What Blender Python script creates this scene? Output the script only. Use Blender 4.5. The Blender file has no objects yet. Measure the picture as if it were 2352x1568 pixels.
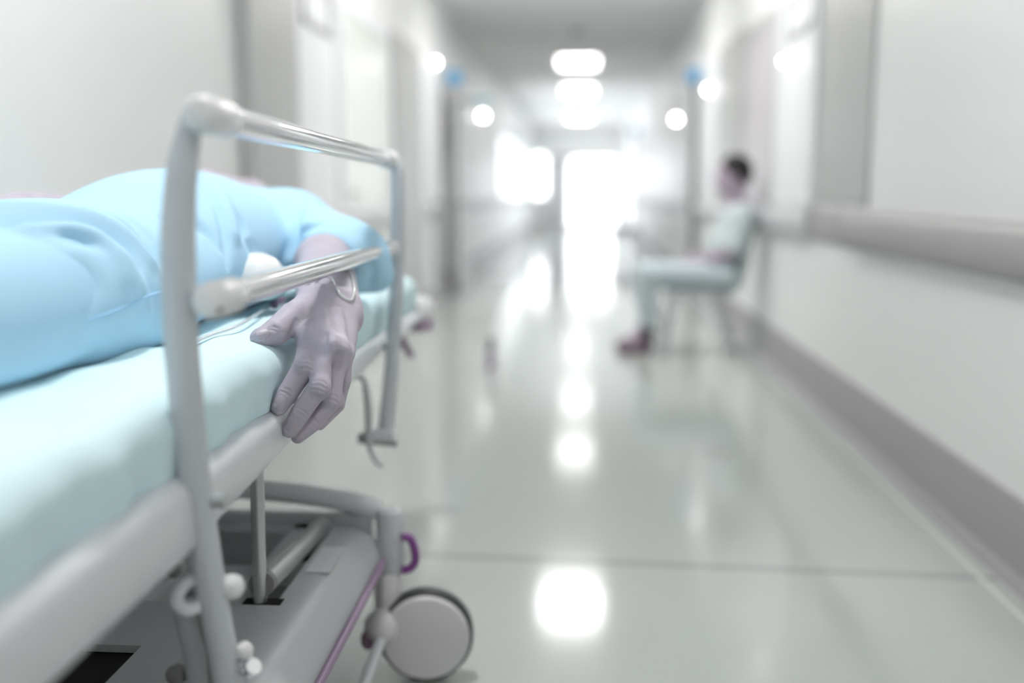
import bpy, math, random
import numpy as np
from mathutils import Vector, Matrix, Euler

# ------------------------------------------------------------------ camera, world, exposure
K = 0.85                                   # design units (camera height = 1) to metres
scene = bpy.context.scene
COL = scene.collection
FPX, CX, CY = 2286.7, 1176.0, 784.0
PITCH, YAW = math.radians(8.43), math.radians(3.93)
cam_data = bpy.data.cameras.new('camera')
cam_data.lens = 35.0
cam_data.sensor_width = 36.0
cam = bpy.data.objects.new('camera', cam_data)
cam.location = (0, 0, 1.0 * K)
cam.rotation_euler = (math.pi / 2 - PITCH, 0, YAW)
cam_data.clip_start = 0.02
cam_data.dof.use_dof = True
cam_data.dof.focus_distance = 1.50 * K
cam_data.dof.aperture_fstop = 1.17
COL.objects.link(cam)
scene.camera = cam

world = bpy.data.worlds.new('sky')
scene.world = world
world.use_nodes = True
bg = world.node_tree.nodes['Background']
bg.inputs[0].default_value = (0.94, 0.97, 1.0, 1)
bg.inputs[1].default_value = 3.3

scene.view_settings.view_transform = 'Standard'
scene.view_settings.look = 'None'
scene.view_settings.gamma = 1.0
scene.view_settings.use_curve_mapping = False
scene.view_settings.exposure = 0.62
scene.cycles.use_denoising = True

# light given off by each ceiling panel (the lamps themselves are built further down)
PANEL = {'bed': 105.0, 'behind': 7.0, 'near': 17.0, 'mid': 26.0, 'far': 6.0}

# ------------------------------------------------------------------ measuring helpers
ROT = Euler((math.pi / 2 - PITCH, 0, YAW)).to_matrix()
def ray(px, py):
    d = ROT @ Vector(((px - CX) / FPX, -(py - CY) / FPX, -1.0))
    return d
def P(px, py, y):
    """point of the place seen at a pixel, at distance y down the corridor"""
    d = ray(px, py)
    t = y / d.y
    return Vector((d.x * t, y, 1.0 + d.z * t))

# ------------------------------------------------------------------ materials
def mat(name, color, rough=0.5, metal=0.0, spec=0.5, bump=0.0, bscale=60.0, coat=0.0,
        sss=0.0, var=0.0, vscale=4.0, emit=None, trans=0.0, ior=1.45):
    m = bpy.data.materials.new(name)
    m.use_nodes = True
    nt = m.node_tree
    b = nt.nodes['Principled BSDF']
    b.inputs['Base Color'].default_value = (*color, 1)
    b.inputs['Roughness'].default_value = rough
    b.inputs['Metallic'].default_value = metal
    b.inputs['Specular IOR Level'].default_value = spec
    b.inputs['IOR'].default_value = ior
    b.inputs['Coat Weight'].default_value = coat
    b.inputs['Coat Roughness'].default_value = 0.08
    b.inputs['Transmission Weight'].default_value = trans
    if sss:
        b.inputs['Subsurface Weight'].default_value = sss
        b.inputs['Subsurface Radius'].default_value = (0.010, 0.006, 0.006)
        b.inputs['Subsurface Scale'].default_value = 0.6
    if emit:
        b.inputs['Emission Color'].default_value = (*emit[0], 1)
        b.inputs['Emission Strength'].default_value = emit[1]
    if var or bump:
        tc = nt.nodes.new('ShaderNodeTexCoord')
    if var:
        n = nt.nodes.new('ShaderNodeTexNoise')
        n.inputs['Scale'].default_value = vscale
        n.inputs['Detail'].default_value = 4
        r = nt.nodes.new('ShaderNodeValToRGB')
        r.color_ramp.elements[0].position = 0.3
        r.color_ramp.elements[1].position = 0.7
        r.color_ramp.elements[0].color = (*[c * (1 - var) for c in color], 1)
        r.color_ramp.elements[1].color = (*[min(1, c * (1 + var)) for c in color], 1)
        nt.links.new(tc.outputs['Object'], n.inputs['Vector'])
        nt.links.new(n.outputs['Fac'], r.inputs['Fac'])
        nt.links.new(r.outputs['Color'], b.inputs['Base Color'])
    if bump:
        n2 = nt.nodes.new('ShaderNodeTexNoise')
        n2.inputs['Scale'].default_value = bscale
        n2.inputs['Detail'].default_value = 5
        bp = nt.nodes.new('ShaderNodeBump')
        bp.inputs['Strength'].default_value = bump
        bp.inputs['Distance'].default_value = 0.01
        nt.links.new(tc.outputs['Object'], n2.inputs['Vector'])
        nt.links.new(n2.outputs['Fac'], bp.inputs['Height'])
        nt.links.new(bp.outputs['Normal'], b.inputs['Normal'])
    return m

M_WALL = mat('wall_paint', (0.865, 0.87, 0.865), 0.38, bump=0.02, bscale=180)
M_CEIL = mat('ceiling_paint', (0.90, 0.90, 0.895), 0.8)
M_GREY = mat('grey_door_laminate', (0.50, 0.505, 0.50), 0.42)
M_LAV = mat('lavender_grey_laminate', (0.55, 0.52, 0.545), 0.4)
M_DOORW = mat('white_door_laminate', (0.84, 0.85, 0.87), 0.5)
M_PALE = mat('pale_green_panel', (0.80, 0.84, 0.80), 0.25)
M_BUMP = mat('grey_bumper_vinyl', (0.40, 0.39, 0.395), 0.42)
M_BUMPL = mat('pale_grey_bumper_vinyl', (0.60, 0.60, 0.62), 0.42)
M_BASE = mat('grey_base_vinyl', (0.36, 0.35, 0.36), 0.4)
M_DARKG = mat('dark_grey_steel', (0.27, 0.27, 0.27), 0.4)
M_BLUE = mat('blue_plastic', (0.10, 0.38, 0.66), 0.4)
M_TEAL = mat('teal_plastic', (0.25, 0.42, 0.47), 0.4)
M_FRAMEW = mat('white_coated_steel', (0.74, 0.755, 0.79), 0.28, coat=0.2)
M_POST = mat('grey_white_coated_tube', (0.58, 0.605, 0.635), 0.3, coat=0.25)
M_CAP = mat('white_plastic_cap', (0.80, 0.80, 0.81), 0.28)
M_CHROME = mat('polished_chrome', (0.86, 0.87, 0.88), 0.09, metal=1.0)
M_STEEL = mat('brushed_steel', (0.55, 0.56, 0.56), 0.28, metal=0.85)
M_COVER = mat('grey_base_plastic', (0.52, 0.54, 0.56), 0.4)
M_BLACK = mat('black_slot_shade', (0.008, 0.008, 0.008), 0.8)  # painted darkness for the openings in the base cover
M_RUBBER = mat('black_rubber', (0.03, 0.033, 0.035), 0.5)
M_DISC = mat('grey_wheel_disc', (0.68, 0.67, 0.68), 0.4)
M_PURP = mat('purple_plastic', (0.22, 0.07, 0.26), 0.35)
M_PURPL = mat('pale_purple_stripe', (0.33, 0.23, 0.35), 0.4)
M_RING = mat('pale_mauve_ring', (0.40, 0.30, 0.41), 0.4)
M_SHEET = mat('pale_cyan_sheet', (0.74, 0.945, 0.99), 0.85, bump=0.05, bscale=260)
M_GOWN = mat('sky_blue_cotton', (0.48, 0.755, 0.955), 0.85, bump=0.06, bscale=320)
M_SEAM = mat('blue_hem_stitching', (0.40, 0.68, 0.92), 0.85)
M_SKIN = mat('pale_mauve_skin', (0.52, 0.475, 0.555), 0.48, spec=0.35, bump=0.10, bscale=420, var=0.05, vscale=45)
M_NAIL = mat('fingernail', (0.50, 0.45, 0.52), 0.40)
M_HAIR = mat('black_hair', (0.012, 0.011, 0.012), 0.5)
M_SKIN2 = mat('mauve_skin_seated', (0.46, 0.38, 0.46), 0.55)
M_SHIRT = mat('pale_grey_teal_cotton', (0.60, 0.67, 0.68), 0.85)
M_TROUS = mat('pale_grey_blue_cotton', (0.57, 0.65, 0.68), 0.85)
M_SHOE = mat('mauve_shoe', (0.22, 0.15, 0.20), 0.5)
M_SOCK = mat('black_sock', (0.015, 0.014, 0.016), 0.8)
M_SEATM = mat('dark_teal_grey_plastic', (0.20, 0.27, 0.28), 0.45)
M_LEGM = mat('chair_leg_steel', (0.45, 0.46, 0.46), 0.3, metal=0.6)
M_MASK = mat('white_mask_plastic', (0.88, 0.89, 0.89), 0.2)
M_MASKT = mat('pale_teal_mask_rim', (0.45, 0.68, 0.72), 0.25)
M_TUBE = mat('clear_tube_vinyl', (0.92, 0.95, 0.96), 0.15, trans=0.35)
M_GLASS = mat('window_glass', (1, 1, 1), 0.0, trans=1.0, ior=1.1)

def mat_emit(name, strength, color=(1, 0.99, 0.97)):
    return mat(name, (0.9, 0.9, 0.9), 0.4, emit=(color, strength))
M_REFLECT = mat_emit('reflection_glow', 17.0)  # glow of the globes added in place of wall reflections

def floor_mat():
    m = mat('grey_green_vinyl_floor', (0.50, 0.53, 0.505), 0.11, spec=0.55)
    nt = m.node_tree; b = nt.nodes['Principled BSDF']
    tc = nt.nodes.new('ShaderNodeTexCoord')
    sep = nt.nodes.new('ShaderNodeSeparateXYZ')
    nt.links.new(tc.outputs['Object'], sep.inputs[0])
    def band(sock, centre, half):
        a = nt.nodes.new('ShaderNodeMath'); a.operation = 'SUBTRACT'; a.inputs[1].default_value = centre
        nt.links.new(sock, a.inputs[0])
        c = nt.nodes.new('ShaderNodeMath'); c.operation = 'ABSOLUTE'; nt.links.new(a.outputs[0], c.inputs[0])
        l = nt.nodes.new('ShaderNodeMath'); l.operation = 'LESS_THAN'; l.inputs[1].default_value = half
        nt.links.new(c.outputs[0], l.inputs[0]); return l.outputs[0]
    noise = nt.nodes.new('ShaderNodeTexNoise'); noise.inputs['Scale'].default_value = 260
    nt.links.new(tc.outputs['Object'], noise.inputs['Vector'])
    ramp = nt.nodes.new('ShaderNodeValToRGB')
    ramp.color_ramp.elements[0].color = (0.475, 0.505, 0.48, 1)
    ramp.color_ramp.elements[1].color = (0.525, 0.555, 0.53, 1)
    nt.links.new(noise.outputs['Fac'], ramp.inputs['Fac'])
    col = ramp.outputs['Color']
    # joint across the corridor (slightly askew) and the pale weld line beside the walls
    sk = nt.nodes.new('ShaderNodeMath'); sk.operation = 'MULTIPLY_ADD'; sk.inputs[1].default_value = 0.045
    nt.links.new(sep.outputs[0], sk.inputs[0]); nt.links.new(sep.outputs[1], sk.inputs[2])
    for sock, c, h, colr in ((sk.outputs[0], 2.63 * K, 0.014 * K, (0.36, 0.355, 0.35)),
                             (sep.outputs[0], 1.06 * K, 0.007 * K, (0.72, 0.74, 0.72)),
                             (sep.outputs[0], -1.31 * K, 0.007 * K, (0.72, 0.74, 0.72))):
        mx = nt.nodes.new('ShaderNodeMix'); mx.data_type = 'RGBA'
        nt.links.new(band(sock, c, h), mx.inputs[0])
        nt.links.new(col, mx.inputs[6]); mx.inputs[7].default_value = (*colr, 1)
        col = mx.outputs[2]
    nt.links.new(col, b.inputs['Base Color'])
    return m
M_FLOOR = floor_mat()

# ------------------------------------------------------------------ mesh building
WLOC = {}
OFF = Vector((0, 0, 0))
class MB:
    def __init__(s): s.v = []; s.f = []
    def add(s, vs, fs):
        n = len(s.v); s.v += [Vector(v) for v in vs]; s.f += [[i + n for i in f] for f in fs]; return s
    def box(s, a, b):
        (x0, y0, z0), (x1, y1, z1) = [[min(p, q) for p, q in zip(a, b)], [max(p, q) for p, q in zip(a, b)]]
        vs = [(x, y, z) for x in (x0, x1) for y in (y0, y1) for z in (z0, z1)]
        return s.add(vs, [(0, 1, 3, 2), (4, 6, 7, 5), (0, 4, 5, 1), (2, 3, 7, 6), (0, 2, 6, 4), (1, 5, 7, 3)])
    def tube(s, pts, rad, n=16, squash=None, cap=True):
        pts = [Vector(p) for p in pts]
        m = len(pts)
        rad = [rad] * m if isinstance(rad, (int, float)) else list(rad)
        vs = []; fs = []
        t0 = (pts[1] - pts[0]).normalized()
        u = t0.orthogonal().normalized() if squash is None else (Vector(squash[0]) - t0 * t0.dot(Vector(squash[0]))).normalized()
        for i, p in enumerate(pts):
            t = (pts[min(i + 1, m - 1)] - pts[max(i - 1, 0)]).normalized()
            u = (u - t * u.dot(t)).normalized(); w = t.cross(u)
            q = 1.0 if squash is None else (squash[1][i] if not isinstance(squash[1], (int, float)) else squash[1])
            for k in range(n):
                a = 2 * math.pi * k / n
                vs.append(p + u * (math.cos(a) * rad[i] * q) + w * (math.sin(a) * rad[i]))
        for i in range(m - 1):
            for k in range(n):
                a, b = i * n + k, i * n + (k + 1) % n
                fs.append((a, b, b + n, a + n))
        if cap:
            fs.append(tuple(range(n - 1, -1, -1))); fs.append(tuple((m - 1) * n + k for k in range(n)))
        return s.add(vs, fs)
    def cyl(s, a, b, r, n=24, r2=None): return s.tube([a, b], [r, r if r2 is None else r2], n)
    def lathe(s, a, axis, prof, n=32):
        """prof: (distance along axis, radius)"""
        ax = Vector(axis).normalized(); a = Vector(a)
        u = ax.orthogonal().normalized(); w = ax.cross(u)
        vs = []; fs = []
        for d, r in prof:
            for k in range(n):
                t = 2 * math.pi * k / n
                vs.append(a + ax * d + (u * math.cos(t) + w * math.sin(t)) * r)
        m = len(prof)
        for i in range(m - 1):
            for k in range(n):
                p, q = i * n + k, i * n + (k + 1) % n
                fs.append((p, q, q + n, p + n))
        fs.append(tuple(range(n - 1, -1, -1))); fs.append(tuple((m - 1) * n + k for k in range(n)))
        return s.add(vs, fs)
    def ell(s, c, r, rot=None, n=20, m=12):
        prof = [(-math.cos(math.pi * i / m), math.sin(math.pi * i / m)) for i in range(m + 1)]
        t = MB(); t.lathe((0, 0, 0), (0, 0, 1), [(d, max(q, 1e-4)) for d, q in prof], n)
        rot = rot or Matrix.Identity(3)
        c = Vector(c)
        return s.add([c + rot @ Vector((v.x * r[0], v.y * r[1], v.z * r[2])) for v in t.v], t.f)
    def grid(s, pts):
        """pts: rows of points, a sheet"""
        n = len(pts[0]); vs = [p for row in pts for p in row]
        return s.add(vs, [(i * n + j, i * n + j + 1, (i + 1) * n + j + 1, (i + 1) * n + j)
                          for i in range(len(pts) - 1) for j in range(n - 1)])
    def poly(s, outline, d):
        """outline of points extruded by vector d"""
        o = [Vector(p) for p in outline]; n = len(o); d = Vector(d)
        return s.add(o + [p + d for p in o], [tuple(range(n - 1, -1, -1)), tuple(range(n, 2 * n))] +
                     [(i, (i + 1) % n, n + (i + 1) % n, n + i) for i in range(n)])

def spline(pts, n=8):
    pts = [Vector(p) for p in pts]; out = []
    for i in range(len(pts) - 1):
        p0, p1, p2, p3 = pts[max(i - 1, 0)], pts[i], pts[i + 1], pts[min(i + 2, len(pts) - 1)]
        for k in range(n):
            t = k / n
            out.append(0.5 * ((2 * p1) + (p2 - p0) * t + (2 * p0 - 5 * p1 + 4 * p2 - p3) * t * t + (3 * p1 - p0 - 3 * p2 + p3) * t ** 3))
    out.append(pts[-1]); return out
def lerpl(vals, n=8):
    out = []
    for i in range(len(vals) - 1):
        out += [vals[i] + (vals[i + 1] - vals[i]) * k / n for k in range(n)]
    return out + [vals[-1]]

def obj(name, mb, material, parent=None, smooth=True, bevel=0.0, seg=3, angle=40, subsurf=0, label=None):
    v = np.array([tuple(p) for p in mb.v], dtype=np.float64) if isinstance(mb, MB) else mb[0]
    f = mb.f if isinstance(mb, MB) else mb[1]
    v = (v + np.array(OFF)) * K
    org = np.array(WLOC[parent.name]) if parent is not None else None
    if parent is None:
        lo, hi = v.min(0), v.max(0)
        org = np.array([(lo[0] + hi[0]) / 2, (lo[1] + hi[1]) / 2, lo[2]])
        if name in ('floor',): org = np.zeros(3)
    me = bpy.data.meshes.new(name)
    me.from_pydata((v - org).tolist(), [], f if isinstance(f, list) else f.tolist())
    me.materials.append(material)
    import bmesh
    bm = bmesh.new(); bm.from_mesh(me); bmesh.ops.recalc_face_normals(bm, faces=bm.faces); bm.to_mesh(me); bm.free()
    o = bpy.data.objects.new(name, me)
    COL.objects.link(o)
    if parent is not None:
        o.parent = parent; WLOC[o.name] = WLOC[parent.name]
    else:
        o.location = org; WLOC[o.name] = tuple(org)
    if smooth:
        me.polygons.foreach_set('use_smooth', [True] * len(me.polygons))
        me.set_sharp_from_angle(angle=math.radians(angle))
    if bevel:
        b = o.modifiers.new('edge', 'BEVEL'); b.width = bevel * K; b.segments = seg; b.limit_method = 'ANGLE'; b.angle_limit = math.radians(35)
    if subsurf:
        sb = o.modifiers.new('round', 'SUBSURF'); sb.levels = subsurf; sb.render_levels = subsurf
    if label: o['label'] = label
    return o
def empty(name, loc):
    o = bpy.data.objects.new(name, None); COL.objects.link(o)
    o.location = Vector(loc) * K; o.empty_display_size = 0.1
    WLOC[o.name] = tuple(Vector(loc) * K); return o
def tag(o, label, cat, group=None):
    o['label'] = label; o['category'] = cat
    if group: o['group'] = group
    return o
def struct(name, mb, material, **kw):
    par = kw.get('parent')
    o = obj(name, mb, material, **kw)
    if par is None: o['kind'] = 'structure'
    return o

# ------------------------------------------------------------------ smooth bodies: distance fields and surface nets
class SDF:
    def __init__(s): s.ops = []
    def cap(s, a, b, ra, rb=None, k=0.02, op='u', flat=None):
        s.ops.append((op, 'c', (np.array(a, float), np.array(b, float), ra, ra if rb is None else rb, flat), k)); return s
    def chain(s, pts, rads, k=0.02, op='u'):
        """a tapered chain counted as one shape before blending"""
        s.ops.append((op, 'h', (np.array([tuple(p) for p in pts], float), list(rads)), k)); return s
    def ell(s, c, r, k=0.02, op='u', rot=None):
        s.ops.append((op, 'e', (np.array(c, float), np.array(r, float), rot), k)); return s
    def half(s, p, n, op='s', k=0.004):
        s.ops.append((op, 'p', (np.array(p, float), np.array(Vector(n).normalized())), k)); return s
    @staticmethod
    def prim(kind, q, X):
        if kind == 'c':
            a, b, ra, rb, flat = q
            if flat is not None:
                n = np.array(Vector(flat[0]).normalized()); m = (a + b) / 2
                X = X + ((X - m) @ n)[..., None] * n * (1.0 / flat[1] - 1.0)
            ab = b - a; pa = X - a
            t = np.clip(pa @ ab / max(ab @ ab, 1e-12), 0, 1)
            return np.linalg.norm(pa - t[..., None] * ab, axis=-1) - (ra + (rb - ra) * t)
        if kind == 'h':
            P_, R_ = q; d = None
            for i in range(len(P_) - 1):
                e = SDF.prim('c', (P_[i], P_[i + 1], R_[i], R_[i + 1], None), X)
                d = e if d is None else np.minimum(d, e)
            return d
        if kind == 'e':
            c, r, rot = q; p = X - c
            if rot is not None: p = p @ np.array(rot)
            k0 = np.linalg.norm(p / r, axis=-1); k1 = np.linalg.norm(p / (r * r), axis=-1)
            return k0 * (k0 - 1.0) / np.maximum(k1, 1e-9)
        if kind == 'p':
            p, n = q; return (X - p) @ n
    @staticmethod
    def bounds(kind, q):
        if kind == 'c':
            r = max(q[2], q[3]); f = max(1.0, q[4][1]) if q[4] is not None else 1.0
            return np.minimum(q[0], q[1]) - r * f, np.maximum(q[0], q[1]) + r * f
        if kind == 'h':
            r = max(q[1]); return q[0].min(0) - r, q[0].max(0) + r
        if kind == 'e':
            r = max(q[1]); return q[0] - r, q[0] + r
        return None
    @staticmethod
    def blend(d, e, op, k):
        if op == 'u':
            h = np.maximum(k - np.abs(d - e), 0) / k
            return np.minimum(d, e) - h * h * k * 0.25
        e = -e
        h = np.maximum(k - np.abs(d - e), 0) / k
        return np.maximum(d, e) + h * h * k * 0.25
    def at(s, X):
        X = np.asarray(X, float); d = np.full(X.shape[:-1], 10.0)
        for op, kind, q, k in s.ops: d = s.blend(d, s.prim(kind, q, X), op, k)
        return d
    def hit(s, px, py, tmin=0.8, tmax=4.0):
        """where the line of sight through a pixel meets the surface"""
        d = np.array(ray(px, py)); o = np.array((0, 0, 1.0))
        ts = np.linspace(tmin, tmax, 1600)
        v = s.at(o + ts[:, None] * d)
        i = np.argmax(v < 0)
        if v[i] >= 0: return o + ts[int(np.argmin(v))] * d
        return o + (ts[i - 1] + (ts[i] - ts[i - 1]) * v[i - 1] / (v[i - 1] - v[i])) * d
    def groove(s, pix, r, k=None, op='s', lift=0.0):
        pts = [s.hit(*p) for p in pix]
        pts = [Vector(p) - Vector(ray(*q)).normalized() * lift for p, q in zip(pts, pix)]
        rr = r if isinstance(r, (list, tuple)) else [r] * len(pts)
        sp = spline(pts, 4); s.pending.append((sp, lerpl(list(rr), 4), k, op))
    pending = []
    def commit(s):
        for sp, rr, k, op in s.pending:
            s.chain(sp, rr, k=k if k else max(rr) * 2.5, op=op)
        s.pending = []
    def mesh(s, h, lo=None, hi=None, relax=1):
        bs = [s.bounds(kd, q) for op, kd, q, k in s.ops if op == 'u' and kd != 'p']
        L = np.min([b[0] for b in bs], 0) - 4 * h if lo is None else np.array(lo)
        H = np.max([b[1] for b in bs], 0) + 4 * h if hi is None else np.array(hi)
        n = np.ceil((H - L) / h).astype(int) + 1
        V = np.full(n, 1.0, np.float32)
        ax = [L[i] + h * np.arange(n[i]) for i in range(3)]
        for op, kd, q, k in s.ops:
            b = s.bounds(kd, q)
            if b is None: i0, i1 = np.zeros(3, int), n
            else:
                mg = k + 3 * h
                i0 = np.clip(np.floor((b[0] - mg - L) / h).astype(int), 0, n)
                i1 = np.clip(np.ceil((b[1] + mg - L) / h).astype(int) + 1, 0, n)
            if np.any(i1 <= i0): continue
            X = np.stack(np.meshgrid(*[ax[i][i0[i]:i1[i]] for i in range(3)], indexing='ij'), -1)
            sl = tuple(slice(a, c) for a, c in zip(i0, i1))
            V[sl] = s.blend(V[sl], s.prim(kd, q, X), op, k)
        return surface_nets(V, L, h, relax)

def surface_nets(V, L, h, relax=1):
    n = np.array(V.shape); S = V < 0
    c = np.zeros(n - 1, np.uint8)
    for dx in (0, 1):
        for dy in (0, 1):
            for dz in (0, 1):
                c += S[dx:n[0] - 1 + dx, dy:n[1] - 1 + dy, dz:n[2] - 1 + dz]
    act = (c > 0) & (c < 8)
    I = np.argwhere(act); idx = np.full(n - 1, -1, np.int64); idx[act] = np.arange(len(I))
    acc = np.zeros((len(I), 3)); cnt = np.zeros(len(I))
    corners = [(a, b, d) for a in (0, 1) for b in (0, 1) for d in (0, 1)]
    val = {q: V[I[:, 0] + q[0], I[:, 1] + q[1], I[:, 2] + q[2]].astype(float) for q in corners}
    for q in corners:
        for axx in range(3):
            if q[axx] == 1: continue
            r = list(q); r[axx] = 1; r = tuple(r)
            a, b = val[q], val[r]; m = (a < 0) != (b < 0)
            t = np.where(m, a / np.where(m, a - b, 1), 0)
            pt = np.tile(np.array(q, float), (len(I), 1)); pt[:, axx] += t
            acc[m] += pt[m]; cnt[m] += 1
    v = L + h * (I + acc / cnt[:, None])
    faces = []
    for axx in range(3):
        o1, o2 = [(1, 2), (2, 0), (0, 1)][axx]
        sl0 = [slice(1, -1)] * 3; sl1 = [slice(1, -1)] * 3
        sl0[axx] = slice(0, -1); sl1[axx] = slice(1, None)
        a = S[tuple(sl0)]; b = S[tuple(sl1)]
        E = np.argwhere(a != b)
        if not len(E): continue
        flip = a[tuple(E.T)]
        base = E.copy(); base[:, o1] += 1; base[:, o2] += 1
        def cell(d1, d2):
            q = base.copy(); q[:, o1] += d1; q[:, o2] += d2; return idx[tuple(q.T)]
        quad = np.stack([cell(-1, -1), cell(0, -1), cell(0, 0), cell(-1, 0)], 1)
        quad[~flip] = quad[~flip][:, ::-1]
        faces.append(quad)
    f = np.concatenate(faces); f = f[(f >= 0).all(1)]
    for _ in range(relax):
        e = np.concatenate([f[:, [0, 1]], f[:, [1, 2]], f[:, [2, 3]], f[:, [3, 0]]])
        sm = np.zeros_like(v); ct = np.zeros(len(v))
        for p, q in ((0, 1), (1, 0)):
            for d in range(3): sm[:, d] += np.bincount(e[:, p], v[e[:, q], d], len(v))
            ct += np.bincount(e[:, p], minlength=len(v))
        v = 0.45 * v + 0.55 * sm / np.maximum(ct, 1)[:, None]
    return v, f
def join(*ms):
    vs, fs, n = [], [], 0
    for v, f in ms: vs.append(v); fs.append(f + n); n += len(v)
    return np.concatenate(vs), np.concatenate(fs)

# ================================================================== THE CORRIDOR
XL, XR, ZC, YE, YB = -1.40, 1.15, 2.86, 28.0, -2.2
struct('floor', MB().box((XL - .3, YB - .2, -.1), (XR + .3, YE + .3, 0)), M_FLOOR, smooth=False)
struct('ceiling', MB().box((XL - .3, YB - .2, ZC), (XR + .3, YE + .3, ZC + .12)), M_CEIL, smooth=False)
wr = MB(); wr.box((XR, YB, 0), (XR + .15, YE, ZC)); struct('wall_right', wr, M_WALL, smooth=False)
W0, W1, WZ0, WZ1 = 17.6, 27.0, 0.90, 2.12          # big side window far down the left wall
wl = MB()
wl.box((XL - .15, YB, 0), (XL, W0, ZC)); wl.box((XL - .15, W1, 0), (XL, YE, ZC))
wl.box((XL - .15, W0, 0), (XL, W1, WZ0)); wl.box((XL - .15, W0, WZ1), (XL, W1, ZC))
struct('wall_left', wl, M_WALL, smooth=False)
struct('wall_back', MB().box((XL - .15, YB - .15, 0), (XR + .15, YB, ZC)), M_WALL, smooth=False)
GX0, GX1, GZ = -0.36, 0.98, 2.02                    # bright glazed door in the end wall
we = MB()
we.box((XL - .15, YE, 0), (-1.36, YE + .15, ZC)); we.box((-.95, YE, 0), (GX0, YE + .15, ZC)); we.box((-1.36, YE, 0), (-.95, YE + .15, .9)); we.box((-1.36, YE, 2.1), (-.95, YE + .15, ZC)); we.box((GX1, YE, 0), (XR + .15, YE + .15, ZC)); we.box((GX0, YE, GZ), (GX1, YE + .15, ZC))
struct('wall_end', we, M_WALL, smooth=False)

w1 = MB()
for y in np.linspace(W0, W1, 5): w1.box((XL - .10, y - .03, WZ0), (XL - .04, y + .03, WZ1))
w1.box((XL - .095, W0, WZ0 + .002), (XL - .045, W1, WZ0 + .05)); w1.box((XL - .095, W0, WZ1 - .05), (XL - .045, W1, WZ1 - .002))
win = struct('window_1', w1, M_DOORW, smooth=False)
obj('pane', MB().box((XL - .075, W0, WZ0), (XL - .07, W1, WZ1)), M_GLASS, win, smooth=False)
w2 = MB().box((-1.35, YE + .045, .903), (-.96, YE + .095, .95)).box((-1.35, YE + .045, 2.05), (-.96, YE + .095, 2.097)).box((-1.36, YE + .04, .9), (-1.33, YE + .10, 2.1)).box((-.98, YE + .04, .9), (-.95, YE + .10, 2.1))
w2o = struct('window_2', w2, M_DOORW, smooth=False)
obj('pane', MB().box((-1.36, YE + .07, .9), (-.95, YE + .075, 2.1)), M_GLASS, w2o, smooth=False)
d1 = MB()
for x in (GX0, (GX0 + GX1) / 2 - .03, GX1 - .06): d1.box((x, YE + .02, 0), (x + .06, YE + .08, GZ))
d1.box((GX0 + .01, YE + .025, 0), (GX1 - .01, YE + .075, .10)); d1.box((GX0 + .01, YE + .025, GZ - .07), (GX1 - .01, YE + .075, GZ - .002))
dd = struct('door_1', d1, M_DOORW, smooth=False)
obj('pane', MB().box((GX0, YE + .045, .1), (GX1, YE + .052, GZ)), M_GLASS, dd, smooth=False)
dg = struct('door_2', MB().box((-.86, YE - .06, 0), (-.40, YE, 1.93)), M_BUMPL, smooth=False, bevel=.004)
obj('door_frame', MB().box((-.92, YE - .08, 1.93), (-.12, YE, 2.02)).box((-.92, YE - .08, 0), (-.86, YE, 1.93)), M_BUMP, dg, smooth=False)

# baseboards, bumper rails, grey piers
def base(name, x, s):
    m = MB(); y0, y1 = YB, YE
    pr = [(x, .0), (x - s * .045, .0), (x - s * .040, .012), (x - s * .022, .035), (x - s * .018, .19), (x - s * .010, .213), (x, .215)]
    m.poly([(a, y0, z) for a, z in pr], (0, y1 - y0, 0)); struct(name, m, M_BASE, angle=25)
base('baseboard_right', XR, 1); base('baseboard_left', XL, -1)
def rail(name, x, s, y0, y1, m_, dz=0.0, proud=.055):
    m = MB()
    pr = [(x, .775), (x - s * proud * .7, .78), (x - s * proud, .80), (x - s * proud, .90), (x - s * proud * .7, .922), (x, .927)]
    m.poly([(a, y0, z + dz) for a, z in pr], (0, y1 - y0, 0)); return struct(name, m, m_, angle=50)
rail('trim_1', XR, 1, YB, 4.30, M_BUMP, proud=.06)
rail('trim_2', XR, 1, 4.34, 5.0, M_BUMP, proud=.022)
rail('trim_3', XR, 1, 5.05, 9.9, M_BUMPL, proud=.05)
rail('trim_4', XR, 1, 11.2, YE - .2, M_BUMPL, proud=.05)
rail('trim_5', XL, -1, YB, 9.3, M_BUMPL)
rail('trim_6', XL, -1, 11.4, YE - .2, M_BUMPL)
def pier(name, x, s, y0, y1, z0, z1, m_, d=.035):
    return struct(name, MB().box((x, y0, z0), (x - s * d, y1, z1)), m_, smooth=False, bevel=.008)
pier('trim_7', XR, 1, 4.12, 4.98, .955, 2.30, M_GREY, d=.012)
pier('trim_8', XR, 1, 7.35, 8.50, .93, 2.16, M_GREY)
pier('trim_9', XL, -1, 4.08, 4.78, .0, 2.30, M_GREY, d=.06)
pier('trim_10', XL, -1, 7.30, 8.55, .0, 2.16, M_GREY, d=.06)
pier('trim_11', XL, -1, 9.35, 9.62, .0, .945, M_GREY, d=.09)
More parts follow.
